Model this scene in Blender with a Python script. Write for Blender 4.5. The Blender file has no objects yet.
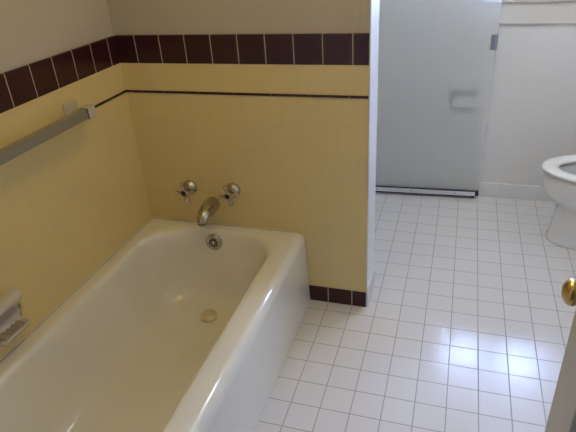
import bpy, bmesh, math
from mathutils import Matrix, Vector
PI = math.pi
scene = bpy.context.scene
COL = scene.collection

# ------------------------------------------------------------------ camera, light, exposure
cam = bpy.data.cameras.new('camera')
cam.sensor_width = 36.0
cam.lens = 529.75 / 576.0 * 36.0
cam.clip_start = 0.02
cam_ob = bpy.data.objects.new('camera', cam)
COL.objects.link(cam_ob)
cam_ob.matrix_world = Matrix(((0.9541734, -0.0906092, 0.2852073, 1.3230567),
                              (0.2930976, 0.4752944, -0.8295716, -1.8836603),
                              (-0.0603906, 0.8751487, 0.4800706, 1.5232528),
                              (0, 0, 0, 1)))
scene.camera = cam_ob

SKY_STRENGTH = 60.0
SKY_COLOUR = (0.87, 1.15, 2.05)
EXPOSURE = 0.0

world = bpy.data.worlds.new('overcast_sky')
scene.world = world
world.use_nodes = True
bgn = world.node_tree.nodes['Background']
bgn.inputs[0].default_value = (*SKY_COLOUR, 1)
bgn.inputs[1].default_value = SKY_STRENGTH

# the window opening guides the sky light into the room
WX0, WX1, WZ0, WZ1 = 1.36, 2.06, 1.135, 1.45
YB = 1.223
XR = 2.46
lt = bpy.data.lights.new('window_daylight', 'AREA')
lt.shape = 'RECTANGLE'
lt.size, lt.size_y = WX1 - WX0 + 0.04, WZ1 - WZ0 + 0.04
lt.cycles.is_portal = True
lo = bpy.data.objects.new('window_daylight', lt)
lo.location = ((WX0 + WX1) / 2, YB + 0.14, (WZ0 + WZ1) / 2)
lo.rotation_euler = (-PI / 2, 0, 0)
COL.objects.link(lo)
# two ceiling lamps above the frame: a warm one by the bath, a whiter one by the shower
LAMP_STRENGTH = 18.0
LAMP_COLOUR = (1.0, 0.68, 0.05)
LAMP_POS = (0.9, -0.6)
LAMPB_STRENGTH = 38.5
LAMPB_COLOUR = (0.89, 1.0, 1.12)
LAMPB_POS = (1.37, 0.5)

scene.view_settings.view_transform = 'Standard'
scene.view_settings.look = 'None'
scene.view_settings.exposure = EXPOSURE
scene.view_settings.gamma = 1.0
scene.view_settings.use_curve_mapping = False
scene.cycles.use_denoising = True
scene.cycles.max_bounces = 14
scene.cycles.diffuse_bounces = 8
scene.cycles.glossy_bounces = 6
scene.cycles.transmission_bounces = 10
scene.cycles.transparent_max_bounces = 10
scene.cycles.sample_clamp_indirect = 0.0


# ------------------------------------------------------------------ materials
def srgb(r, g, b):
    f = lambda c: (c / 255 / 12.92) if c / 255 <= 0.04045 else ((c / 255 + 0.055) / 1.055) ** 2.4
    return (f(r), f(g), f(b))


class NT:
    def __init__(self, name):
        self.m = bpy.data.materials.new(name)
        self.m.use_nodes = True
        self.t = self.m.node_tree
        self.b = self.t.nodes['Principled BSDF']

    def n(self, kind, **kw):
        nd = self.t.nodes.new(kind)
        for k, v in kw.items():
            setattr(nd, k, v)
        return nd

    def put(self, sock, v):
        if hasattr(v, 'is_output'):
            self.t.links.new(v, sock)
        else:
            sock.default_value = v

    def math(self, op, a, b=None, clamp=False):
        nd = self.n('ShaderNodeMath', operation=op, use_clamp=clamp)
        self.put(nd.inputs[0], a)
        if b is not None:
            self.put(nd.inputs[1], b)
        return nd.outputs[0]

    def mix(self, f, a, b):
        nd = self.n('ShaderNodeMix', data_type='RGBA')
        self.put(nd.inputs[0], f)
        self.put(nd.inputs[6], (*a, 1) if isinstance(a, tuple) else a)
        self.put(nd.inputs[7], (*b, 1) if isinstance(b, tuple) else b)
        return nd.outputs[2]

    def pos(self):
        g = self.n('ShaderNodeNewGeometry')
        s = self.n('ShaderNodeSeparateXYZ')
        self.t.links.new(g.outputs['Position'], s.inputs[0])
        return g.outputs['Position'], s.outputs

    def noise(self, scale, detail=2.0, rough=0.5):
        nd = self.n('ShaderNodeTexNoise')
        self.put(nd.inputs['Scale'], scale)
        self.put(nd.inputs['Detail'], detail)
        self.put(nd.inputs['Roughness'], rough)
        g = self.n('ShaderNodeNewGeometry')
        self.t.links.new(g.outputs['Position'], nd.inputs['Vector'])
        return nd.outputs['Fac']

    def bump(self, h, strength=0.3, dist=0.002):
        nd = self.n('ShaderNodeBump')
        self.put(nd.inputs['Height'], h)
        self.put(nd.inputs['Strength'], strength)
        self.put(nd.inputs['Distance'], dist)
        self.t.links.new(nd.outputs[0], self.b.inputs['Normal'])

    def set(self, **kw):
        for k, v in kw.items():
            k = {'color': 'Base Color', 'rough': 'Roughness', 'metal': 'Metallic', 'coat': 'Coat Weight',
                 'trans': 'Transmission Weight', 'ior': 'IOR', 'spec': 'Specular IOR Level'}[k]
            self.put(self.b.inputs[k], (*v, 1) if isinstance(v, tuple) and len(v) == 3 else v)
        return self


def plain(name, color, rough=0.5, metal=0.0, coat=0.0, vary=0.04, nscale=14.0, bump=0.0):
    m = NT(name)
    f = m.noise(nscale, 3.0)
    dark = tuple(c * (1 - vary) for c in color)
    light = tuple(min(1, c * (1 + vary)) for c in color)
    m.set(color=m.mix(f, dark, light), rough=rough, metal=metal, coat=coat)
    if bump:
        m.bump(m.noise(nscale * 12, 2.0), bump, 0.002)
    return m.m


def edge(m, coord, pitch, off, half):
    """1 on the tile, 0 in the grout, along one axis; also the tile index"""
    q = m.math('DIVIDE', m.math('SUBTRACT', coord, off), pitch)
    fr = m.math('FRACT', q)
    d = m.math('MULTIPLY', m.math('MINIMUM', fr, m.math('SUBTRACT', 1.0, fr)), pitch)
    on = m.math('MULTIPLY', m.math('SUBTRACT', d, half), 1.0 / 0.0012, clamp=True)
    return on, m.math('FLOOR', q), q


def tiles(name, a, b, pa, pb_, oa, ob, tile, grout, rough, half=0.0011, brick=False, vary=0.05, coat=0.0, bump=0.35):
    """a, b: axis index of columns and rows (None = no joint along that axis)"""
    m = NT(name)
    _, s = m.pos()
    on, ib = None, 0.0
    if b is not None:
        on, ib, _ = edge(m, s[b], pb_, ob, half)
    if a is not None:
        ca = s[a]
        if brick:
            par = m.math('MULTIPLY', m.math('MODULO', m.math('ABSOLUTE', ib), 2.0), pa * 0.5)
            ca = m.math('ADD', ca, par)
        on2, ia, _ = edge(m, ca, pa, oa, half)
        on = on2 if on is None else m.math('MULTIPLY', on, on2)
    else:
        ia = 0.0
    cv = m.n('ShaderNodeCombineXYZ')
    m.put(cv.inputs[0], ia)
    m.put(cv.inputs[1], ib)
    wn = m.n('ShaderNodeTexWhiteNoise', noise_dimensions='3D')
    m.t.links.new(cv.outputs[0], wn.inputs['Vector'])
    cl = m.mix(wn.outputs['Value'], tuple(c * (1 - vary) for c in tile), tuple(min(1, c * (1 + vary)) for c in tile))
    m.set(color=m.mix(on, grout, cl), rough=m.math('ADD', m.math('MULTIPLY', on, rough - 0.75), 0.75), coat=coat)
    m.bump(m.math('ADD', on, m.math('MULTIPLY', m.noise(9.0), 0.25)), bump, 0.0012)
    return m.m


M = {}
PITCH = 0.108
M['floor_tile'] = tiles('white_floor_tile', 0, 1, PITCH, PITCH, 1.38385, -0.27546,
                        (0.67, 0.65, 0.655), (0.32, 0.305, 0.31), 0.23, half=0.0012, bump=0.25, vary=0.008)
YEL = (0.71, 0.568, 0.268)
YGR = (0.60, 0.46, 0.22)
M['yellow_x'] = tiles('yellow_wall_tile_facing_room', 0, 2, 0.1525, 0.1087, -0.014, 0.0819, YEL, YGR, 0.24, half=0.00052, brick=True, bump=0.12, vary=0.014)
M['yellow_y'] = tiles('yellow_wall_tile_long_wall', 1, 2, 0.1525, 0.1087, -0.05, 0.0819, YEL, YGR, 0.24, half=0.0004, brick=True, bump=0.12, vary=0.014)
MAR = (0.036, 0.007, 0.013)
WGR = (0.55, 0.48, 0.36)
M['border_x'] = tiles('maroon_border_tile', 0, None, 0.10873, 1, 0.0882, 0, MAR, WGR, 0.22, half=0.0008, vary=0.1, bump=0.2)
M['border_y'] = tiles('maroon_border_tile_long_wall', 1, None, 0.10792, 1, -0.05723, 0, MAR, WGR, 0.22, half=0.0008, vary=0.1, bump=0.2)
M['base_x'] = tiles('maroon_base_tile', 0, None, 0.10875, 1, 0.84317, 0, MAR, WGR, 0.2, half=0.0008, vary=0.1, bump=0.2)
M['liner_x'] = tiles('maroon_liner_tile', 0, None, 0.1525, 1, 0.03, 0, MAR, (0.30, 0.22, 0.13), 0.22, half=0.0003, bump=0.1)
M['liner_y'] = tiles('maroon_liner_tile_long_wall', 1, None, 0.1525, 1, -0.05, 0, MAR, (0.30, 0.22, 0.13), 0.22, half=0.0003, bump=0.1)
M['white_base'] = tiles('white_cove_base_tile', 1, None, PITCH, 1, 0.02, 0, (0.74, 0.73, 0.73), (0.45, 0.44, 0.43), 0.2, half=0.0010, bump=0.2)
M['white_base_x'] = tiles('white_base_tile', 0, None, PITCH, 1, 1.38385, 0, (0.74, 0.735, 0.75), (0.70, 0.69, 0.70), 0.22, half=0.0005, bump=0.2)
M['tan_paint'] = plain('tan_wall_paint', (0.48, 0.435, 0.36), 0.6, bump=0.06, nscale=5)
M['white_paint'] = plain('off_white_wall_paint', (0.73, 0.72, 0.71), 0.5, bump=0.05, nscale=5)
M['end_paint'] = plain('white_gloss_paint', (0.74, 0.72, 0.73), 0.3, nscale=5)
M['trim_paint'] = plain('white_trim_paint', (0.68, 0.65, 0.60), 0.35, nscale=5)
M['ceiling_paint'] = plain('ceiling_paint', (0.62, 0.59, 0.53), 0.8, nscale=4)
M['door_paint'] = plain('grey_white_door_paint', (0.52, 0.51, 0.49), 0.4, nscale=5)
M['hall_paint'] = plain('hall_wall_paint', (0.55, 0.50, 0.42), 0.7, nscale=4)
M['hall_floor'] = plain('hall_carpet', (0.30, 0.25, 0.19), 0.95, nscale=30, vary=0.2)
M['enamel'] = plain('white_bath_enamel', (0.755, 0.735, 0.665), 0.09, coat=0.3, vary=0.015, nscale=3)
M['china'] = plain('white_vitreous_china', (0.74, 0.745, 0.73), 0.12, coat=0.3, vary=0.015, nscale=3)
M['seat'] = plain('white_seat_plastic', (0.78, 0.77, 0.73), 0.22, vary=0.015, nscale=3)
M['chrome'] = plain('worn_chrome', (0.50, 0.46, 0.40), 0.26, metal=1.0, vary=0.08, nscale=40)
M['bright_chrome'] = plain('polished_chrome', (0.62, 0.63, 0.65), 0.16, metal=1.0, vary=0.04)
M['pocket_chrome'] = plain('dark_pocket_chrome', (0.20, 0.21, 0.23), 0.3, metal=0.8, vary=0.06, nscale=30)  # darker than the holder plate; lines the paper niche
M['plate_chrome'] = plain('dull_chrome_plate', (0.36, 0.37, 0.39), 0.3, metal=0.7, vary=0.06, nscale=30)
M['aluminium'] = plain('brushed_aluminium', (0.80, 0.80, 0.82), 0.3, metal=1.0, vary=0.05, nscale=60)
M['brass'] = plain('polished_brass', (0.62, 0.45, 0.19), 0.24, metal=1.0, vary=0.06, nscale=30)
M['drain_metal'] = plain('tarnished_drain_metal', (0.66, 0.59, 0.45), 0.35, metal=0.25, vary=0.12, nscale=60)
M['dark'] = plain('dark_void', (0.015, 0.013, 0.012), 0.6)
M['gasket'] = plain('dark_rubber_gasket', (0.035, 0.04, 0.055), 0.5)
M['bar_plastic'] = plain('grey_towel_bar_plastic', (0.235, 0.215, 0.165), 0.35, vary=0.05)
M['white_ceramic'] = plain('white_glazed_ceramic', (0.56, 0.51, 0.42), 0.18, coat=0.2, vary=0.03)
M['soap_ceramic'] = plain('dark_pinkish_ceramic', (0.40, 0.32, 0.27), 0.3, vary=0.12, nscale=25)  # pinkish tone, darker than the dish body, for rack and recess
M['paper'] = plain('toilet_paper', (0.92, 0.92, 0.91), 0.9, vary=0.03, nscale=40)
M['shower_wall'] = tiles('white_shower_tile', 0, 2, PITCH, PITCH, 0.0, 0.0, (0.70, 0.69, 0.66), (0.45, 0.44, 0.42), 0.2, half=0.001)
M['water'] = NT('clear_water').set(color=(0.9, 0.95, 0.95), rough=0.02, trans=1.0, ior=1.33).m

GLASS_IOR = 1.28
GLASS_ROUGH = 0.37
GLASS_MIX = 0.31
m = NT('frosted_glass')
m.set(color=(0.99, 1.0, 1.0), rough=m.math('ADD', m.math('MULTIPLY', m.noise(300.0), 0.04), GLASS_ROUGH), trans=1.0, ior=GLASS_IOR)
df_ = m.n('ShaderNodeBsdfDiffuse')
df_.inputs[0].default_value = (0.97, 1.0, 1.0, 1)
mx = m.n('ShaderNodeMixShader')
mx.inputs[0].default_value = GLASS_MIX
m.t.links.new(m.b.outputs[0], mx.inputs[1])
m.t.links.new(df_.outputs[0], mx.inputs[2])
m.t.links.new(mx.outputs[0], m.t.nodes['Material Output'].inputs[0])
M['frosted'] = m.m
M['clear_glass'] = NT('clear_shower_glass').set(color=(0.99, 1.0, 1.0), rough=0.0, trans=1.0, ior=GLASS_IOR).m

m = NT('window_glass')
tr = m.n('ShaderNodeBsdfTransparent')
gl = m.n('ShaderNodeBsdfGlossy')
gl.inputs['Roughness'].default_value = 0.02
fr = m.n('ShaderNodeFresnel')
fr.inputs['IOR'].default_value = 1.45
mx = m.n('ShaderNodeMixShader')
m.t.links.new(fr.outputs[0], mx.inputs[0])
m.t.links.new(tr.outputs[0], mx.inputs[1])
m.t.links.new(gl.outputs[0], mx.inputs[2])
m.t.links.new(mx.outputs[0], m.t.nodes['Material Output'].inputs[0])
tr.inputs[0].default_value = (0.95, 0.98, 0.98, 1)
M['pane'] = m.m


# ------------------------------------------------------------------ helpers
def obj(name, bm, mat, parent=None, smooth=False, bevel=0.0, seg=2, kind=None, auto=None):
    bmesh.ops.recalc_face_normals(bm, faces=bm.faces[:])
    me = bpy.data.meshes.new(name)
    bm.to_mesh(me)
    bm.free()
    mats = mat if isinstance(mat, (list, tuple)) else [mat]
    for x in mats:
        me.materials.append(x)
    if smooth or auto:
        for p in me.polygons:
            p.use_smooth = True
    if auto:
        me.set_sharp_from_angle(angle=math.radians(auto))
    o = bpy.data.objects.new(name, me)
    COL.objects.link(o)
    if bevel:
        b = o.modifiers.new('bevel', 'BEVEL')
        b.width = bevel
        b.segments = seg
        b.limit_method = 'ANGLE'
        b.angle_limit = math.radians(40)
    if parent:
        o.parent = parent
    if kind:
        o['kind'] = kind
    return o


def thing(name, label, cat, loc=(0, 0, 0), rotz=0.0, group=None):
    o = bpy.data.objects.new(name, None)
    o.empty_display_size = 0.05
    COL.objects.link(o)
    o.location = loc
    o.rotation_euler = (0, 0, rotz)
    tag(o, label, cat, group)
    return o


def tag(o, label, cat, group=None):
    o['label'] = label
    o['category'] = cat
    if group:
        o['group'] = group


def box(bm, x0, x1, y0, y1, z0, z1):
    vs = [bm.verts.new((x, y, z)) for x in (x0, x1) for y in (y0, y1) for z in (z0, z1)]
    for f in ((0, 1, 3, 2), (4, 6, 7, 5), (0, 4, 5, 1), (2, 3, 7, 6), (0, 2, 6, 4), (1, 5, 7, 3)):
        bm.faces.new([vs[i] for i in f])
    return bm


def bx(*a):
    return box(bmesh.new(), *a)


def loft(bm, rings, cap0=False, cap1=False):
    vr = [[bm.verts.new(p) for p in r] for r in rings]
    n = len(vr[0])
    for a, b in zip(vr[:-1], vr[1:]):
        for i in range(n):
            bm.faces.new((a[i], a[(i + 1) % n], b[(i + 1) % n], b[i]))
    if cap0:
        bm.faces.new(vr[0])
    if cap1:
        bm.faces.new(vr[-1])
    return vr


def basis(d):
    d = Vector(d).normalized()
    u = d.cross(Vector((0, 0, 1)))
    if u.length < 1e-3:
        u = Vector((1, 0, 0))
    u.normalize()
    return d, u, d.cross(u).normalized()


def lathe(bm, origin, axis, prof, n=28, cap0=True, cap1=True):
    """prof: list of (distance along axis, radius)"""
    d, u, v = basis(axis)
    o = Vector(origin)
    rings = [[o + d * s + (u * math.cos(2 * PI * k / n) + v * math.sin(2 * PI * k / n)) * r for k in range(n)] for s, r in prof]
    loft(bm, rings, cap0, cap1)
    return bm


def tube(bm, pts, radii, n=20, flat=1.0, cap=True):
    """swept round section along a polyline; flat squashes the second axis"""
    rings = []
    pts = [Vector(p) for p in pts]
    for i, p in enumerate(pts):
        t = (pts[min(i + 1, len(pts) - 1)] - pts[max(i - 1, 0)])
        d, u, v = basis(t)
        r = radii[i] if isinstance(radii, (list, tuple)) else radii
        rings.append([p + u * math.cos(2 * PI * k / n) * r + v * math.sin(2 * PI * k / n) * r * flat for k in range(n)])
    loft(bm, rings, cap, cap)
    return bm


def rrect(x0, x1, y0, y1, r, z, seg=10):
    """rounded rectangle, r = radius or four (x1y1, x0y1, x0y0, x1y0)"""
    rs = r if isinstance(r, (list, tuple)) else (r,) * 4
    out = []
    for (cx, cy, sx, sy, a0), q in zip(((x1, y1, -1, -1, 0), (x0, y1, 1, -1, 90), (x0, y0, 1, 1, 180), (x1, y0, -1, 1, 270)), rs):
        for k in range(seg + 1):
            a = math.radians(a0 + 90 * k / seg)
            out.append(Vector((cx + sx * q + math.cos(a) * q, cy + sy * q + math.sin(a) * q, z)))
    return out


def egg(cx, cy, front, back, half, z, n=48, p=2.0):
    """closed outline pointing to -X: front and back reach from cx, half width across Y"""
    out = []
    for k in range(n):
        a = 2 * PI * k / n
        c, s = math.cos(a), math.sin(a)
        ex = 2.0 / p
        sc = math.copysign(abs(c) ** ex, c)
        ss = math.copysign(abs(s) ** ex, s)
        out.append(Vector((cx + sc * (back if c > 0 else front), cy + ss * half, z)))
    return out


# ------------------------------------------------------------------ setting
YF, ZC = -1.80, 2.44
XE, WT = 1.0138, 0.182          # end and thickness of the partition behind the taps
ZB, ZT, ZL = 1.0745, 1.1825, 0.9600
S = 'structure'
obj('floor', bx(-0.12, XR + 0.12, YF - 0.14, YB + 0.12, -0.08, 0.0), M['floor_tile'], kind=S)
obj('ceiling', bx(-0.12, XR + 0.12, YF - 0.14, YB + 0.12, ZC, ZC + 0.1), M['ceiling_paint'], kind=S)


def wainscot(axis, lo, hi, parent, mats, base=False):
    """yellow tile field, liner, second field, maroon border on one wall; axis 'x' faces -Y, 'y' faces +X"""
    def slab(a, b, z0, z1, out):
        if axis == 'x':
            return bx(a, b, -out, 0.012, z0, z1)
        return bx(-0.012, out, a, b, z0, z1)
    z0 = 0.0819 if base else 0.0
    ye, bo, li = mats
    obj('yellow_tile', slab(lo, hi, z0, ZL - 0.0048, 0.0), ye, parent)
    obj('yellow_tile', slab(lo, hi, ZL + 0.0048, ZB, 0.0), ye, parent)
    obj('liner_tile', slab(lo, hi, ZL - 0.0048, ZL + 0.0048, 0.004), li, parent, bevel=0.002)
    obj('border_tile', slab(lo, hi, ZB, ZT, 0.002), bo, parent, bevel=0.004, seg=3)


wl = obj('wall_left', bx(-0.12, -0.008, YF - 0.12, YB + 0.12, 0, ZC), M['tan_paint'], kind=S)
wainscot('y', YF, 0.0, wl, (M['yellow_y'], M['border_y'], M['liner_y']))
wp = obj('wall_partition', bx(-0.008, XE + 0.001, 0.008, WT, 0, ZC), [M['tan_paint']], kind=S)
wainscot('x', 0.0, XE + 0.001, wp, (M['yellow_x'], M['border_x'], M['liner_x']), base=True)
obj('base_tile', bx(0.60, XE + 0.001, -0.003, 0.012, 0.0, 0.0819), M['base_x'], wp, bevel=0.003)
obj('end_panel', bx(XE + 0.001, XE + 0.007, -0.001, WT + 0.002, 0.0, ZC), M['end_paint'], wp, bevel=0.003)
obj('cove_base_tile', bx(XE + 0.006, XE + 0.012, 0.0, WT + 0.002, 0.0, 0.10), M['white_base'], wp, bevel=0.004)
obj('corner_strip', bx(XE - 0.032, XE + 0.001, 0.0035, 0.012, ZT, ZC), M['tan_paint'], wp, bevel=0.002)

# back wall with the window opening
TPX, TPZ, NW, NH, ND = 1.352, 0.590, 0.062, 0.056, 0.074    # niche of the toilet paper holder
wb = bmesh.new()
box(wb, -0.12, WX0, YB, YB + 0.12, WZ0, ZC)
box(wb, WX1, XR + 0.12, YB, YB + 0.12, WZ0, ZC)
box(wb, WX0, WX1, YB, YB + 0.12, WZ1, ZC)
box(wb, -0.12, TPX - NW, YB, YB + 0.12, 0, WZ0)
box(wb, TPX + NW, XR + 0.12, YB, YB + 0.12, 0, WZ0)
box(wb, TPX - NW, TPX + NW, YB, YB + 0.12, 0, TPZ - NH)
box(wb, TPX - NW, TPX + NW, YB, YB + 0.12, TPZ + NH, WZ0)
box(wb, TPX - NW, TPX + NW, YB + ND + 0.002, YB + 0.12, TPZ - NH, TPZ + NH)
wbo = obj('wall_back', wb, M['white_paint'], kind=S)
bm = bmesh.new()
for sg in (-1, 1):
    box(bm, TPX + sg * (NW - 0.0005) - 0.0005, TPX + sg * (NW - 0.0005) + 0.0005, YB + 0.021, YB + ND, TPZ - NH, TPZ + NH)
    box(bm, TPX - NW + 0.001, TPX + NW - 0.001, YB + 0.021, YB + ND, TPZ + sg * (NH - 0.0005) - 0.0005, TPZ + sg * (NH - 0.0005) + 0.0005)
box(bm, TPX - NW + 0.001, TPX + NW - 0.001, YB + ND - 0.001, YB + ND, TPZ - NH + 0.001, TPZ + NH - 0.001)
obj('niche_pocket', bm, M['pocket_chrome'], wbo)
obj('wall_right', bx(XR, XR + 0.12, YF - 0.12, YB + 0.12, 0, ZC), M['white_paint'], kind=S)
DX0, DX1, DZ = 0.80, 1.64, 2.04
wf = bmesh.new()
box(wf, -0.12, DX0, YF - 0.12, YF, 0, ZC)
box(wf, DX1, XR + 0.12, YF - 0.12, YF, 0, ZC)
box(wf, DX0, DX1, YF - 0.12, YF, DZ, ZC)
obj('wall_front', wf, M['white_paint'], kind=S)
obj('baseboard_back', bx(0.86, XR, YB - 0.010, YB, 0, 0.092), M['white_base_x'], kind=S, bevel=0.003)
obj('baseboard_right', bx(XR - 0.010, XR, YF, YB - 0.01, 0, 0.092), M['white_base'], kind=S, bevel=0.003)
# shower recess hidden behind the partition: its side wall and curb
obj('trim_1', bx(0.72, 0.84, WT, YB - 0.012, 0, 0.10), M['white_base'], kind=S, bevel=0.008)
obj('wall_shower', bx(-0.008, 0.72, YB - 0.012, YB, 0, ZC), M['shower_wall'], kind=S)

# hall behind the doorway
HY = -4.2
obj('floor_hall', bx(-0.3, 2.7, HY, YF - 0.14, -0.08, -0.004), M['hall_floor'], kind=S)
obj('ceiling_hall', bx(-0.3, 2.7, HY, YF - 0.12, ZC, ZC + 0.1), M['ceiling_paint'], kind=S)
obj('wall_hall_left', bx(-0.4, -0.3, HY, YF - 0.12, 0, ZC), M['hall_paint'], kind=S)
obj('wall_hall_right', bx(2.7, 2.8, HY, YF - 0.12, 0, ZC), M['hall_paint'], kind=S)
obj('wall_hall_far', bx(-0.4, 2.8, HY - 0.1, HY, 0, ZC), M['hall_paint'], kind=S)
hs = bmesh.new()
box(hs, -0.4, -0.12, YF - 0.12, YF - 0.02, 0, ZC)
box(hs, XR + 0.12, 2.8, YF - 0.12, YF - 0.02, 0, ZC)
obj('wall_hall_near', hs, M['hall_paint'], kind=S)

# ceiling lamps (above the frame)
def ceiling_lamp(label, pos, colour, strength):
    m = NT('lit_lamp_globe')
    m.set(color=(0.9, 0.88, 0.82), rough=0.4)
    m.b.inputs['Emission Color'].default_value = (*colour, 1)
    m.b.inputs['Emission Strength'].default_value = strength
    lamp = thing('ceiling_lamp', label, 'ceiling lamp', (pos[0], pos[1], ZC))
    bm = bmesh.new()
    gz = -0.18
    lathe(bm, (0, 0, gz), (0, 0, 1), [(0.13 * math.sin(t), max(0.002, 0.13 * math.cos(t))) for t in [math.radians(q) for q in (-89, -75, -60, -45, -30, -15, 0, 15, 30, 45, 60)]], n=28)
    obj('globe', bm, m.m, lamp, smooth=True)
    bm = bmesh.new()
    lathe(bm, (0, 0, 0), (0, 0, -1), [(0, 0.075), (0.02, 0.075), (0.035, 0.055), (-gz - 0.10, 0.05)], n=28)
    obj('lamp_base', bm, M['bright_chrome'], lamp, auto=40)


ceiling_lamp('round warm glass ceiling lamp above the bathtub', LAMP_POS, LAMP_COLOUR, LAMP_STRENGTH)
ceiling_lamp('round white glass ceiling lamp above the open floor by the shower door', LAMPB_POS, LAMPB_COLOUR, LAMPB_STRENGTH)

# windows: frame with a middle mullion, two panes, sill, apron, casing
def window(name, u0, u1, z0, z1, w0, right):
    """u runs along the wall, w is the depth measured outwards from the wall face"""
    def b(bm, ua, ub, wa, wb_, za, zb):
        if right:
            return box(bm, w0 + wa, w0 + wb_, ua, ub, za, zb)
        return box(bm, ua, ub, w0 + wa, w0 + wb_, za, zb)
    ft = 0.028
    bm = bmesh.new()
    b(bm, u0, u0 + ft, 0.05, 0.10, z0, z1)
    b(bm, u1 - ft, u1, 0.05, 0.10, z0, z1)
    b(bm, u0 + ft, u1 - ft, 0.05, 0.10, z0, z0 + ft)
    b(bm, u0 + ft, u1 - ft, 0.05, 0.10, z1 - ft, z1)
    um = (u0 + u1) / 2
    b(bm, um - 0.08, um + 0.08, 0.05, 0.10, z0 + ft, z1 - ft)
    w = obj(name, bm, M['trim_paint'], kind=S, bevel=0.003)
    for a_, c_ in ((u0 + ft, um - 0.08), (um + 0.08, u1 - ft)):
        obj('window_pane', b(bmesh.new(), a_ - 0.004, c_ + 0.004, 0.072, 0.076, z0 + ft - 0.004, z1 - ft + 0.004), M['pane'], w)
    obj('window_sill', b(bmesh.new(), u0 - 0.08, u1 + 0.08, -0.024, 0.05, z0 - 0.026, z0), M['trim_paint'], w, bevel=0.006, seg=3)
    obj('window_apron', b(bmesh.new(), u0 - 0.06, u1 + 0.06, -0.012, 0.0, 1.004, z0 - 0.026), M['trim_paint'], w, bevel=0.003)
    bm = bmesh.new()
    b(bm, u0 - 0.06, u0 + 0.004, -0.012, 0.05, z0, z1 + 0.06)
    b(bm, u1 - 0.004, u1 + 0.06, -0.012, 0.05, z0, z1 + 0.06)
    b(bm, u0 + 0.004, u1 - 0.004, -0.012, 0.05, z1 - 0.004, z1 + 0.06)
    obj('window_casing', bm, M['trim_paint'], w, bevel=0.003)
    return w


window('window_1', WX0, WX1, WZ0, WZ1, YB, False)

# door frame and open door leaf
df = bmesh.new()
box(df, DX0, DX0 + 0.02, YF - 0.13, YF + 0.01, 0, DZ)
box(df, DX1 - 0.02, DX1, YF - 0.13, YF + 0.01, 0, DZ)
box(df, DX0 + 0.02, DX1 - 0.02, YF - 0.13, YF + 0.01, DZ - 0.02, DZ)
obj('trim_2', df, M['door_paint'], kind=S, bevel=0.003)
A = Vector((1.571, -0.979, 0))            # free edge of the left face
B = Vector((1.617, -1.775, 0))            # hinge edge of the left face
dv = (A - B).normalized()
ang = math.atan2(dv.y, dv.x)
DL = (A - B).length
door = bpy.data.objects.new('door_1', None)
COL.objects.link(door)
door.location = B
door.rotation_euler = (0, 0, ang)
door['kind'] = S
# local: x along the leaf from the hinge, +y towards the tub, leaf thickness goes to -y
leaf = bmesh.new()
st, th = 0.122, 0.035
box(leaf, 0, st, -th, 0, 0.012, 2.02)
box(leaf, DL - st, DL, -th, 0, 0.012, 2.02)
for z0, z1 in ((0.012, 0.22), (0.86, 1.02), (1.90, 2.02)):
    box(leaf, st, DL - st, -th, 0, z0, z1)
obj('door_leaf', leaf, M['door_paint'], door, bevel=0.0025)
pn = bmesh.new()
for z0, z1 in ((0.22, 0.86), (1.02, 1.90)):
    box(pn, st - 0.005, DL - st + 0.005, -th + 0.012, -0.012, z0 - 0.005, z1 + 0.005)
obj('door_panel', pn, M['door_paint'], door)
KX, KZ = DL - 0.060, 0.937
for sgn in (1, -1):
    y0 = 0.0 if sgn > 0 else -th
    kb = bmesh.new()
    lathe(kb, (KX, y0, KZ), (0, sgn, 0), [(0.0, 0.028), (0.003, 0.028), (0.006, 0.022), (0.008, 0.011), (0.016, 0.010), (0.020, 0.014),
                                          (0.024, 0.0205), (0.030, 0.0240), (0.036, 0.0240), (0.042, 0.0195), (0.046, 0.012), (0.0475, 0.006)])
    k = obj('door_knob', kb, M['brass'], door, smooth=True)
    k['label'] = 'polished brass door knob'
lp = obj('latch_plate', bx(DL - 0.001, DL + 0.0015, -th + 0.006, -0.006, KZ - 0.055, KZ + 0.055), M['brass'], door)
hb = bmesh.new()
for z in (0.25, 1.75):
    lathe(hb, (-0.004, 0.006, z - 0.045), (0, 0, 1), [(0, 0.006), (0.09, 0.006)], n=12)
obj('hinge', hb, M['brass'], door)

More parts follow.
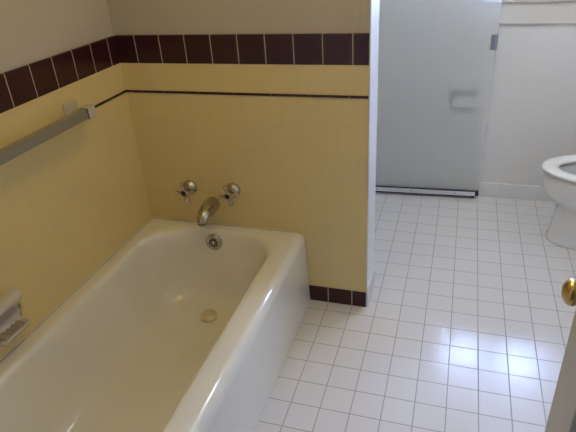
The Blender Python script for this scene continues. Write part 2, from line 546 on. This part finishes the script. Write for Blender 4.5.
# ------------------------------------------------------------------ bathtub
tub = thing('bathtub', 'white enamelled bathtub built in along the yellow tiled wall', 'bathtub', (0, 0, 0))
TY = -1.522
rings = []
prof = [(0.0, 0.7585), (0.06, 0.7565), (0.14, 0.7535), (0.22, 0.7505), (0.27, 0.7490), (0.300, 0.7480), (0.314, 0.7475)]
prof += [(0.316 + 0.0425 * math.sin(math.radians(q)), 0.7125 + 0.035 * math.cos(math.radians(q))) for q in range(10, 91, 10)]
for z, x1 in prof:
    rings.append(rrect(0.001, x1, TY, -0.004, 0.003, z))
for x0, x1, y0, y1, r, z in (
        (0.014, 0.698, TY + 0.012, -0.014, 0.012, 0.3590),
        (0.034, 0.672, TY + 0.040, -0.034, 0.06, 0.3592),
        (0.048, 0.657, TY + 0.058, -0.048, 0.12, 0.3580),
        (0.057, 0.649, TY + 0.068, -0.056, 0.15, 0.3550),
        (0.063, 0.643, TY + 0.076, -0.062, 0.165, 0.3490),
        (0.068, 0.638, TY + 0.084, -0.068, 0.172, 0.3390),
        (0.076, 0.629, TY + 0.108, -0.078, 0.175, 0.30),
        (0.085, 0.615, TY + 0.150, -0.090, 0.17, 0.25),
        (0.096, 0.590, TY + 0.195, -0.102, 0.160, 0.19),
        (0.108, 0.574, TY + 0.240, -0.116, 0.160, 0.135),
        (0.122, 0.556, TY + 0.275, -0.132, 0.155, 0.095),
        (0.141, 0.536, TY + 0.305, -0.152, 0.145, 0.068),
        (0.166, 0.511, TY + 0.335, -0.177, 0.13, 0.049),
        (0.196, 0.480, TY + 0.370, -0.207, 0.11, 0.039),
        (0.235, 0.440, TY + 0.41, -0.245, 0.085, 0.034)):
    rings.append(rrect(x0, x1, y0, y1, r, z))
bm = bmesh.new()
loft(bm, rings, False, True)
tb = obj('tub_shell', bm, M['enamel'], tub, smooth=True)
bm = bmesh.new()
for ring in ([(0.0003, TY, 0.357), (0.0003, TY, 0.3612), (0.0030, TY, 0.3592)], ):
    a_ = [bm.verts.new(p) for p in ring]
    b_ = [bm.verts.new((p[0], -0.0003, p[2])) for p in ring]
    for i in range(3):
        bm.faces.new((a_[i], a_[(i + 1) % 3], b_[(i + 1) % 3], b_[i]))
    bm.faces.new(a_)
    bm.faces.new(b_)
a_ = [bm.verts.new(p) for p in ((0.0003, -0.0003, 0.357), (0.0003, -0.0003, 0.3612), (0.0003, -0.0030, 0.3592))]
b_ = [bm.verts.new((0.700, p.co.y, p.co.z)) for p in a_]
for i in range(3):
    bm.faces.new((a_[i], a_[(i + 1) % 3], b_[(i + 1) % 3], b_[i]))
bm.faces.new(a_)
bm.faces.new(b_)
obj('caulk_bead', bm, M['enamel'], tub)
# overflow plate on the head wall of the basin
OV = Vector((0.347, -0.0815, 0.310))
nrm = Vector((0.0, -1.0, 0.13)).normalized()
dd, uu, vv = basis(nrm)
ov = bmesh.new()
lathe(ov, OV - nrm * 0.006, nrm, [(0, 0.0385), (0.008, 0.0385), (0.011, 0.0355), (0.013, 0.030), (0.0135, 0.024), (0.0125, 0.020), (0.0125, 0.0)][:-1], n=36)
op = obj('overflow_plate', ov, M['chrome'], tub, auto=50)
op['label'] = 'round chrome overflow plate with slots'
sl = bmesh.new()
for k in range(8):
    a = 2 * PI * k / 8 + 0.2
    r0 = OV + nrm * 0.0075
    e = uu * math.cos(a) + vv * math.sin(a)
    t = uu * -math.sin(a) + vv * math.cos(a)
    ps = []
    for rr, ww in ((0.008, 0.0022), (0.022, 0.0055)):
        ps += [r0 + e * rr - t * ww, r0 + e * rr + t * ww]
    lo_ = [sl.verts.new(p - nrm * 0.003) for p in (ps[0], ps[1], ps[3], ps[2])]
    hi_ = [sl.verts.new(p) for p in (ps[0], ps[1], ps[3], ps[2])]
    sl.faces.new(lo_)
    sl.faces.new(hi_)
    for i in range(4):
        sl.faces.new((lo_[i], lo_[(i + 1) % 4], hi_[(i + 1) % 4], hi_[i]))
so = obj('overflow_slot', sl, M['dark'], op)
sc = bmesh.new()
lathe(sc, OV + nrm * 0.005, nrm, [(0, 0.006), (0.004, 0.006), (0.0055, 0.003)], n=16)
obj('screw', sc, M['bright_chrome'], op, smooth=True)
# drain with a flat stopper
DR = Vector((0.366, -0.262, 0.034))
dr = bmesh.new()
lathe(dr, DR - Vector((0, 0, 0.004)), (0, 0, 1), [(0, 0.034), (0.006, 0.034), (0.008, 0.030), (0.006, 0.026)], n=36)
obj('drain_ring', dr, M['drain_metal'], tub, auto=50)
ds = bmesh.new()
ax = Vector((0.06, -0.10, 1)).normalized()
lathe(ds, DR + Vector((0, 0, 0.004)), ax, [(0, 0.012), (0.004, 0.014), (0.0045, 0.036), (0.009, 0.0365), (0.0115, 0.034), (0.0125, 0.012), (0.0145, 0.009), (0.015, 0.003)], n=40)
dso = obj('drain_stopper', ds, M['drain_metal'], tub, auto=45)
dso['label'] = 'round tarnished metal drain stopper'

# ------------------------------------------------------------------ tub spout and the two taps
sp = thing('tub_spout', 'worn chrome tub spout between the two cross handles', 'tub spout', (0.328, 0.0, 0.4610))
bm = bmesh.new()
path = [(0, 0, 0), (0, -0.012, 0), (0, -0.035, 0.0), (0, -0.060, -0.002), (0, -0.082, -0.005), (0, -0.100, -0.010), (0, -0.112, -0.016), (0, -0.119, -0.025), (0, -0.121, -0.034)]
rad = [0.0335, 0.0350, 0.0348, 0.0335, 0.0312, 0.0286, 0.0260, 0.0236, 0.0218]
tube(bm, path, rad, n=24)
obj('spout_body', bm, M['chrome'], sp, smooth=True)
bm = bmesh.new()
lathe(bm, (0, -0.121, -0.0335), (0, -0.02, -1), [(0.0, 0.0228), (0.004, 0.0228), (0.005, 0.0208), (0.004, 0.015)], n=24)
obj('spout_lip', bm, M['bright_chrome'], sp, auto=45)

GH = 'cross handles above the tub'


def tap(x, z, rot, label):
    t = thing('faucet_handle', label, 'faucet handle', (x, 0.0, z), 0, GH)
    bm = bmesh.new()
    lathe(bm, (0, 0, 0), (0, -1, 0), [(0, 0.034), (0.003, 0.034), (0.010, 0.031), (0.018, 0.025), (0.026, 0.021), (0.034, 0.019), (0.036, 0.014)], n=32)
    obj('escutcheon', bm, M['chrome'], t, auto=40)
    bm = bmesh.new()
    lathe(bm, (0, -0.034, 0), (0, -1, 0), [(0, 0.010), (0.012, 0.010), (0.014, 0.014), (0.030, 0.0155), (0.033, 0.013)], n=24)
    obj('stem', bm, M['chrome'], t, auto=40)
    bm = bmesh.new()
    for k in range(4):
        a = rot + k * PI / 2
        d = Vector((math.cos(a), 0, math.sin(a)))
        c = Vector((0, -0.057, 0))
        lathe(bm, c + d * 0.006, d, [(0, 0.0095), (0.010, 0.0075), (0.020, 0.0068), (0.026, 0.0078), (0.030, 0.0100), (0.035, 0.0105), (0.039, 0.0088), (0.0415, 0.004)], n=14)
    h = obj('cross_handle', bm, M['chrome'], t, smooth=True)
    bm = bmesh.new()
    lathe(bm, (0, -0.066, 0), (0, -1, 0), [(0, 0.0115), (0.003, 0.0110), (0.0045, 0.008)], n=20)
    obj('index_button', bm, M['dark'], h, smooth=True)
    return t


tap(0.228, 0.534, math.radians(8), 'chrome cross handle on the left of the tub spout, nearer the corner')
tap(0.434, 0.537, math.radians(14), 'chrome cross handle on the right of the tub spout, nearer the open floor')

# ------------------------------------------------------------------ towel bar on the left wall
tw = thing('towel_bar', 'grey square towel bar in white brackets on the yellow tiled wall', 'towel bar', (0, -0.355, 0.985))
for i, y in enumerate((0.0, -0.63)):
    bm = bx(0.0, 0.010, y - 0.036, y + 0.036, -0.030, 0.036)
    br = obj('bracket', bm, M['white_ceramic'], tw, bevel=0.004, seg=3)
    bm = bx(0.008, 0.052, y - 0.002, y + 0.028, -0.024, 0.006)
    obj('bracket_arm', bm, M['white_ceramic'], br, bevel=0.004, seg=3)
    bm = bx(0.044, 0.083, y - 0.004, y + 0.036, -0.027, 0.019)
    obj('bracket_socket', bm, M['white_ceramic'], br, bevel=0.005, seg=3)
obj('bar', bx(0.048, 0.078, -0.64, -0.005, -0.021, 0.013), M['bar_plastic'], tw, bevel=0.002)
obj('bar_gap', bx(0.047, 0.079, -0.008, -0.003, -0.022, 0.014), M['dark'], tw)  # dark sliver drawn for the shaded gap between bar and socket

# ------------------------------------------------------------------ ceramic soap dish on the left wall
sd = thing('soap_dish', 'white ceramic soap dish fixed low on the yellow tiled wall', 'soap dish', (0, -0.912, 0.474))
bm = bmesh.new()
W2 = 0.078
# plate with a recessed bowl between a top lip and a bottom tray
dish = [(-0.002, 0.072), (0.014, 0.074), (0.032, 0.069), (0.042, 0.060), (0.042, 0.050), (0.032, 0.043), (0.014, 0.034), (0.006, 0.022), (0.004, 0.004),
        (0.006, -0.012), (0.014, -0.024), (0.030, -0.029), (0.046, -0.027), (0.056, -0.022), (0.060, -0.027), (0.056, -0.037), (0.036, -0.046), (0.014, -0.052), (-0.002, -0.056)]
end = [(-0.002, 0.072), (0.012, 0.073), (0.028, 0.068), (0.036, 0.058), (0.032, 0.048), (0.020, 0.036), (0.014, 0.028), (0.012, 0.018), (0.012, 0.004),
       (0.014, -0.010), (0.020, -0.018), (0.030, -0.022), (0.042, -0.020), (0.048, -0.018), (0.050, -0.024), (0.046, -0.034), (0.030, -0.044), (0.012, -0.050), (-0.002, -0.054)]
rows = []
for y, p in ((-W2, end), (-W2 + 0.006, end), (-W2 + 0.016, dish), (0, dish), (W2 - 0.016, dish), (W2 - 0.006, end), (W2, end)):
    rows.append([Vector((a, y * (0.78 if b < -0.005 else 1.0), b - (0.006 if b < -0.005 else 0))) for a, b in p])
loft(bm, rows, True, True)
obj('dish_body', bm, M['white_ceramic'], sd, auto=50)
bm = bx(0.007, 0.050, -W2 * 0.78 + 0.012, W2 * 0.78 - 0.012, -0.0315, -0.0295)
for k in range(5):
    box(bm, 0.012, 0.048, -0.04 + k * 0.020 - 0.003, -0.04 + k * 0.020 + 0.003, -0.0295, -0.0255)
obj('drip_rack', bm, M['soap_ceramic'], sd, bevel=0.001)
obj('recess_back', bx(0.0045, 0.0085, -W2 + 0.018, W2 - 0.018, -0.004, 0.024), M['soap_ceramic'], sd, bevel=0.001)

# ------------------------------------------------------------------ shower door swung open against the back wall
HX, HYY = 0.80, 1.143
sa = math.atan2(1.176 - 1.1465, 1.497 - 0.874)
SL = (1.4965 - HX) / math.cos(sa)
sdoor = thing('shower_door', 'frosted glass shower door swung open flat along the back wall', 'shower door', (HX, HYY, 0.004), sa)
gp = obj('glass_panel', bx(0.022, SL - 0.004, -0.003, 0.003, 0.035, 1.80), [M['clear_glass'], M['frosted']], sdoor)
for p in gp.data.polygons:                      # the room side is sandblasted, the other faces are clear
    if p.normal.y < -0.9:
        p.material_index = 1
rail = obj('bottom_rail', bx(0.0, SL - 0.018, -0.009, 0.009, 0.014, 0.044), M['aluminium'], sdoor, bevel=0.0015)
bm = bx(0.0, SL - 0.004, -0.0105, 0.0105, 0.044, 0.0505)
box(bm, 0.0, SL - 0.03, -0.0105, 0.0105, 0.0085, 0.0145)
g = obj('gasket', bm, M['gasket'], rail)
g['label'] = 'dark rubber gasket strips'
bm = bmesh.new()
for x in (0.09, 0.30, 0.56):
    lathe(bm, (x, -0.009, 0.029), (0, -1, 0), [(0, 0.0035), (0.0012, 0.0032), (0.002, 0.0015)], n=12)
obj('rivet', bm, M['gasket'], rail, smooth=True)
bm = bx(SL - 0.022, SL - 0.001, -0.012, 0.012, 0.018, 0.044)
box(bm, SL - 0.045, SL - 0.022, -0.011, 0.011, 0.004, 0.018)
ec = obj('end_cap', bm, M['gasket'], rail, bevel=0.003)
obj('side_rail', bx(0.0, 0.024, -0.010, 0.010, 0.014, 1.82), M['aluminium'], sdoor, bevel=0.002)
obj('top_rail', bx(0.0, SL - 0.004, -0.009, 0.009, 1.79, 1.82), M['aluminium'], sdoor, bevel=0.002)
bm = bx(SL - 0.030, SL - 0.002, -0.006, -0.003, 0.880, 0.956)
box(bm, SL - 0.030, SL - 0.002, 0.003, 0.006, 0.880, 0.956)
box(bm, SL - 0.020, SL - 0.002, -0.022, -0.006, 0.880, 0.956)
box(bm, SL - 0.020, SL - 0.002, 0.006, 0.020, 0.880, 0.956)
box(bm, SL - 0.034, SL - 0.027, -0.012, -0.003, 0.880, 0.956)
h = obj('pull_handle', bm, M['plate_chrome'], sdoor, bevel=0.0015)
h['label'] = 'small chrome pull handle'

# ------------------------------------------------------------------ recessed toilet paper holder and its roll
hold = thing('toilet_paper_holder', 'chrome toilet paper holder let into the back wall behind the frosted door', 'toilet paper holder', (TPX, YB, TPZ))
bm = bmesh.new()
def rr2(h_, w_, y):
    return [Vector((p.x, y, p.y)) for p in rrect(-w_, w_, -h_, h_, 0.008, 0.0, 4)]
rg = [rr2(NH - 0.004, NW - 0.004, 0.020), rr2(NH - 0.001, NW - 0.001, 0.020), rr2(NH - 0.001, NW - 0.001, -0.0008), rr2(NH + 0.014, NW + 0.014, -0.0008), rr2(NH + 0.014, NW + 0.014, -0.003),
      rr2(NH + 0.011, NW + 0.011, -0.005), rr2(NH - 0.003, NW - 0.003, -0.005), rr2(NH - 0.004, NW - 0.004, -0.003)]
vr = loft(bm, rg)
for i in range(len(vr[0])):
    j = (i + 1) % len(vr[0])
    bm.faces.new((vr[-1][i], vr[-1][j], vr[0][j], vr[0][i]))
obj('holder_plate', bm, M['plate_chrome'], hold, auto=40)
RY = 0.028
bm = bmesh.new()
lathe(bm, (-NW + 0.004, RY, 0), (1, 0, 0), [(0, 0.006), (2 * NW - 0.008, 0.006)], n=14)
obj('roller', bm, M['bright_chrome'], hold)
bm = bmesh.new()
N = 40
rg = []
for x, r in ((-0.050, 0.037), (-0.051, 0.035), (-0.051, 0.0192), (0.051, 0.0192), (0.051, 0.035), (0.050, 0.037)):
    rg.append([Vector((x, math.cos(2 * PI * k / N) * r, math.sin(2 * PI * k / N) * r)) for k in range(N)])
vr = [[bm.verts.new(p) for p in r] for r in rg]
for a in range(6):
    A_, B_ = vr[a], vr[(a + 1) % 6]
    for i in range(N):
        bm.faces.new((A_[i], A_[(i + 1) % N], B_[(i + 1) % N], B_[i]))
roll = obj('toilet_paper_roll', bm, M['paper'], auto=40)
roll.location = (TPX, YB + RY, TPZ - 0.0127)
tag(roll, 'white toilet paper roll in the holder seen blurred through the frosted door', 'toilet paper')

# ------------------------------------------------------------------ toilet, facing the tub side
TYC = 0.795
wc = thing('toilet', 'white toilet with its seat ring down, on the white tiled floor beside the back wall', 'toilet', (2.05, TYC, 0))
def E(front, back, half, z, p=2.0, c=0.0):
    return egg(c, 0, front, back, half, z, 56, p)
bm = bmesh.new()
R_ = [E(0.214, 0.30, 0.120, 0.0, 2.5), E(0.215, 0.30, 0.121, 0.010, 2.5), E(0.209, 0.30, 0.116, 0.024, 2.4), E(0.205, 0.29, 0.112, 0.07, 2.3),
      E(0.200, 0.28, 0.108, 0.12, 2.2), E(0.195, 0.28, 0.104, 0.165, 2.2), E(0.192, 0.28, 0.103, 0.192, 2.2), E(0.197, 0.28, 0.106, 0.206, 2.1), E(0.214, 0.28, 0.118, 0.218, 2.1),
      E(0.238, 0.28, 0.136, 0.236, 2.05), E(0.260, 0.28, 0.154, 0.260, 2.0), E(0.274, 0.28, 0.166, 0.285, 2.0), E(0.283, 0.28, 0.174, 0.316, 2.0), E(0.286, 0.28, 0.176, 0.345, 2.0), E(0.286, 0.28, 0.176, 0.362, 2.0),
      E(0.280, 0.275, 0.171, 0.369, 2.0), E(0.255, 0.25, 0.155, 0.371, 2.0), E(0.226, 0.12, 0.127, 0.369, 2.0), E(0.220, 0.112, 0.122, 0.360, 2.0),
      E(0.214, 0.105, 0.118, 0.33, 2.0), E(0.190, 0.09, 0.105, 0.28, 2.0), E(0.150, 0.07, 0.085, 0.23, 2.0), E(0.10, 0.05, 0.06, 0.19, 2.0), E(0.05, 0.03, 0.035, 0.17, 2.0)]
loft(bm, R_, True, True)
obj('bowl', bm, M['china'], wc, smooth=True)
bm = bmesh.new()
loft(bm, [E(0.148, 0.068, 0.083, 0.2295, 2.0), E(0.155, 0.072, 0.087, 0.236, 2.0)], True, True)
obj('water', bm, M['water'], wc)
bm = bmesh.new()
zt = 0.4035
sr = [E(0.288, 0.20, 0.181, zt - 0.020), E(0.294, 0.205, 0.186, zt - 0.015), E(0.296, 0.206, 0.188, zt - 0.008), E(0.291, 0.203, 0.184, zt - 0.002), E(0.276, 0.19, 0.171, zt),
      E(0.240, 0.155, 0.138, zt - 0.001), E(0.222, 0.135, 0.122, zt - 0.004), E(0.215, 0.128, 0.116, zt - 0.010), E(0.218, 0.13, 0.119, zt - 0.019)]
v = loft(bm, sr)
for i in range(56):
    bm.faces.new((v[-1][i], v[-1][(i + 1) % 56], v[0][(i + 1) % 56], v[0][i]))
seat = obj('seat', bm, M['seat'], wc, smooth=True)
for x, y in ((-0.25, 0.06), (-0.25, -0.06), (-0.05, 0.155), (-0.05, -0.155)):
    obj('bumper', lathe(bmesh.new(), (x, y, 0.3675), (0, 0, 1), [(0, 0.010), (zt - 0.0195 - 0.3675, 0.010)], n=12), M['seat'], seat)
# lid raised against the tank
bm = bmesh.new()
lr = []
for dx, sc_ in ((0.0, 0.97), (0.004, 1.0), (0.012, 1.0), (0.016, 0.96)):
    lr.append([Vector((0.205 + dx + 0.10 * ((p.x * sc_ + 0.30) / 0.5) * 0 + 0.02, p.y * sc_, 0.62 - p.x * sc_ * 0.82)) for p in E(0.27, 0.23, 0.182, 0)])
loft(bm, lr, True, True)
obj('lid', bm, M['seat'], wc, smooth=False, auto=40)
bm = bmesh.new()
loft(bm, [rrect(0.262, 0.400, -0.20, 0.20, 0.03, 0.37, 6), rrect(0.255, 0.400, -0.225, 0.225, 0.035, 0.42, 6), rrect(0.250, 0.402, -0.240, 0.240, 0.035, 0.70, 6)], True, True)
obj('tank', bm, M['china'], wc, auto=40)
bm = bmesh.new()
loft(bm, [rrect(0.243, 0.403, -0.248, 0.248, 0.035, 0.70, 6), rrect(0.240, 0.404, -0.250, 0.250, 0.036, 0.71, 6), rrect(0.240, 0.404, -0.250, 0.250, 0.036, 0.728, 6), rrect(0.250, 0.396, -0.24, 0.24, 0.03, 0.738, 6)], True, True)
obj('tank_lid', bm, M['china'], wc, auto=40)
bm = bmesh.new()
lathe(bm, (0.254, 0.17, 0.655), (-1, 0, 0), [(0, 0.013), (0.006, 0.012), (0.014, 0.008), (0.018, 0.008)], n=16)
box(bm, 0.234, 0.241, 0.10, 0.178, 0.647, 0.661)
obj('flush_lever', bm, M['bright_chrome'], wc, bevel=0.002)
for s in (-1, 1):
    obj('bolt_cap', lathe(bmesh.new(), (0.05, s * 0.118, 0.006), (0, 0, 1), [(0, 0.012), (0.012, 0.011), (0.020, 0.006)], n=14), M['china'], wc, smooth=True)
